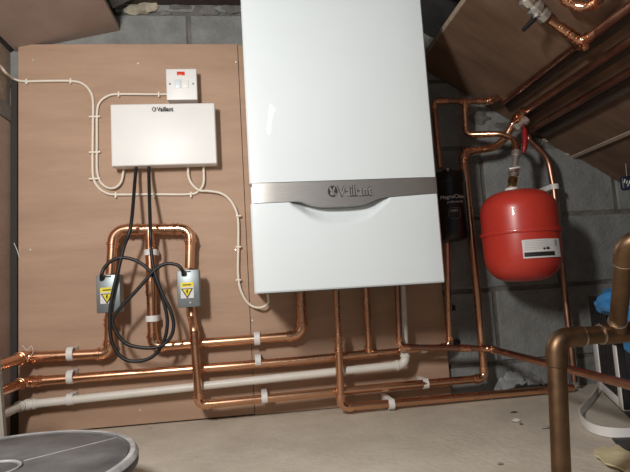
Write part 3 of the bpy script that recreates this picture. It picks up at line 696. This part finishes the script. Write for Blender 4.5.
# polythene on floor by wall
bm = bmesh.new(); nx, ny = 36, 14; g = []
for i in range(nx+1):
    row_ = []
    for j in range(ny+1):
        a = i/nx; b_ = j/ny; x = .700 + .185*a + .01*noise.noise(Vector((a*5, b_*3, 1))); y = -.034 + .046*b_ + .008*noise.noise(Vector((a*6, b_*2, 5)))
        z = .004 + (.062*math.sin(PI*min(1, max(0, a)))**.7*(.35+.65*b_))*(1-.35*a) + .020*abs(noise.noise(Vector((a*8, b_*4, 2)))) + .006*abs(noise.noise(Vector((a*22, b_*9, 8))))
        row_.append(bm.verts.new((x, y, z)))
    g.append(row_)
for i in range(nx):
    for j in range(ny): bm.faces.new((g[i][j], g[i+1][j], g[i+1][j+1], g[i][j+1]))
bmesh.ops.solidify(bm, geom=bm.faces[:], thickness=.0012)
tag(obj('polythene_sheet', bm, 'sheet'), 'crumpled grey polythene bag on floor against the block wall', 'plastic bag')
# floor debris
def ringthing():
    p = PZ(516, 420, .003); bm = bmesh.new()
    sweep(bm, [p + Vector((.008*math.cos(a), .008*math.sin(a), 0)) for a in [2*PI*k/20 for k in range(19)]], .0013, 6)
    tag(obj('plastic_ring', bm, 'white_matt'), 'tiny broken white plastic ring lying on the concrete floor', 'ring')
ringthing()
def shard(u, v, s, m, label, name, cat, el=1.):
    p = PZ(u, v, 0); bm = bmesh.new(); lump(bm, (p.x, p.y, s*.25), (s*el, s*.6, s*.3), u*.37); tag(obj(name, bm, m), label, cat)
shard(514, 412.3, .004, 'ink', 'tiny dark cable offcut on floor above the white ring', 'cable_offcut', 'offcut', 2.6)
shard(521, 424, .004, 'mortar', 'dark crumb of mortar on floor beside the white ring', 'mortar_crumb', 'debris', 1.2)
shard(546, 428, .008, 'plaster', 'pale mortar flake on floor left of the large copper pipe', 'mortar_flake', 'debris', 1.3)
shard(500, 464, .004, 'plaster', 'pale crumb on the open floor near bottom of picture', 'mortar_crumb', 'debris', 1.5)
shard(150, 428, .003, 'plaster', 'pale crumb on floor just below the board, left of middle', 'mortar_crumb', 'debris', 1.2)
shard(492, 400, .004, 'plaster', 'pale crumb on floor in front of the lowest copper pipe', 'mortar_crumb', 'debris', 1.2)

# left foreground: offcut leaning by the wall
bm = bmesh.new(); q = [P(4, 355, -.42), P(14.5, 432, -.38), PZ(16.5, 446, 0)]
a0 = P(0.5, 357, -.40); a1 = P(16, 0, -.40)
zt = a0.z; xb = P(14, 430, -.40).x + .0075*0
f = [Vector((a0.x, -.40, zt)), Vector((P(11.5, 432, -.40).x, -.40, 0.0)), Vector((-.652, -.40, 0)), Vector((-.652, -.40, zt+.004))]
v0 = [bm.verts.new(p) for p in f]; v1 = [bm.verts.new(p+Vector((-.0, -.012, 0))) for p in f]
bm.faces.new(v0); bm.faces.new(v1)
for i in range(4): bm.faces.new((v0[i], v0[(i+1) % 4], v1[(i+1) % 4], v1[i]))
tag(obj('plasterboard_offcut', bm, 'plaster', None, False), 'grey-beige plasterboard offcut standing at the lower left edge', 'offcut')
# wisps of white string on the pipe by left wall
cable('string', 'thin white string hooked over upper copper pipe at left board edge', PL([(22, 345), (27, 350), (31, 346), (33, 352), (28, 359), (23, 361)], -.058), .0006, 'white_matt', 'string')
cable('string', 'short white wire sticking out of the gap left of the board', PL([(14, 243), (17, 250), (19.5, 258)], -.0046), .0008, 'white_matt', 'wire')

# dusty round drum, bottom left
dzt = .10; dcp = PZ(-10, 469, dzt); dc = Vector((dcp.x, dcp.y, 0)); dr = .215
g1 = PZ(22, 464, dzt) - dcp; g2 = PZ(117, 437, dzt) - dcp; ga = math.atan2(g2.y, g2.x); g1.z = 0
dm = thing('round_drum', 'dusty dark grey round plastic drum standing upside down at bottom left', 'drum', dc)
T = Matrix.Translation(dc)
obj('side', lathe([(0, 0.0), (dr*.90, 0.0), (dr*.97, dzt-.02), (dr, dzt-.018), (dr, dzt-.006), (dr-.004, dzt), (dr-.012, dzt+.0005), (dr-.014, dzt-.004), (0, dzt-.006)], 96, T), 'drum', dm)
# top plate in sectors with grooves
bm = bmesh.new(); ns = 4; r0, r1 = g1.length, dr-.015
for s_ in range(ns):
    a0_ = 2*PI*s_/ns + ga + .034; a1_ = a0_ + 2*PI/ns - .046; m_ = 28; zb_, zt_ = dzt-.0065, dzt-.001
    ring = []
    for k in range(m_+1):
        a = a0_ + (a1_-a0_)*k/m_; c, s2 = math.cos(a), math.sin(a)
        ring.append([bm.verts.new(T @ Vector((c*rr, s2*rr, z))) for rr, z in ((r0+.002, zb_), (r0+.002, zt_-.001), (r0+.004, zt_), (r1-.003, zt_), (r1-.001, zt_-.0015), (r1-.001, zb_))])
    for a_, b_ in zip(ring, ring[1:]):
        for j in range(6): bm.faces.new((a_[j], b_[j], b_[(j+1) % 6], a_[(j+1) % 6]))
    bm.faces.new(ring[0]); bm.faces.new(ring[-1][::-1])
obj('top_panel', bm, 'drum', dm)
obj('scuffed_rim', lathe([(dr-.0125, dzt+.0004), (dr-.0120, dzt+.0012), (dr-.005, dzt+.0012), (dr-.001, dzt-.003), (dr+.0004, dzt-.006), (dr-.002, dzt-.006)], 96, T), 'dust', dm)
obj('centre_ring', lathe([(r0-.004, dzt-.006), (r0-.004, dzt-.0005), (r0-.002, dzt+.0005), (r0, dzt-.0005), (r0, dzt-.006)], 64, T), 'dust', dm)
obj('centre_disc', lathe([(0, dzt-.006), (r0-.006, dzt-.006), (r0-.006, dzt-.002), (r0-.008, dzt-.0015), (0, dzt-.0015)], 64, T), 'drum', dm)
for s_ in range(ns):
    a = 2*PI*s_/ns + ga - .010; d_ = Vector((math.cos(a), math.sin(a), 0)); n_ = Vector((-d_.y, d_.x, 0))
    p_ = dc + Vector((0, 0, dzt-.0012)) + n_*.0026
    obj('groove_edge', S([p_+d_*(r0+.004), p_+d_*(r1-.003)], .0009, 6), 'dust', dm)
    q_ = dc + Vector((0, 0, dzt-.0058)) + n_*.0065
    obj('groove_shade', S([q_+d_*(r0+.004), q_+d_*(r1-.002)], .0022, 6), 'ink', dm)  # black strip laid in the recess to deepen its shade

# ================================================================== LIGHT
def area(name, loc, target, size, power, col, sy=None):
    l = bpy.data.lights.new(name, 'AREA'); l.energy = power; l.color = col; l.size = size
    if sy: l.shape = 'RECTANGLE'; l.size_y = sy
    o = bpy.data.objects.new(name, l); C.objects.link(o); o.location = loc
    o.rotation_euler = (Vector(target)-Vector(loc)).to_track_quat('-Z', 'Y').to_euler(); return o
area('work_lamp', (-.42, -1.42, .90), (.1, 0, .5), .10, 16.2, (1, .965, .93), .20)
area('streak_light', (.115, -2.1, 1.36), (.035, -.338, .743), .20, .35, (1, 1, 1), .05)  # unseen light added to put the pale streak on the boiler front
bpy.data.objects['streak_light'].rotation_euler = (Vector((.035, -.338, .743))-Vector((.115, -2.1, 1.36))).to_track_quat('-Z', 'Y').to_matrix().to_4x4().__matmul__(Matrix.Rotation(math.radians(64), 4, 'Z')).to_euler()
w = bpy.data.worlds.new('world'); bpy.context.scene.world = w; w.use_nodes = True
w.node_tree.nodes['Background'].inputs[0].default_value = (.80, .88, 1, 1)
w.node_tree.nodes['Background'].inputs[1].default_value = .22
vs = bpy.context.scene.view_settings
vs.view_transform = 'Standard'; vs.look = 'None'; vs.gamma = 1; vs.exposure = 0; vs.use_curve_mapping = False
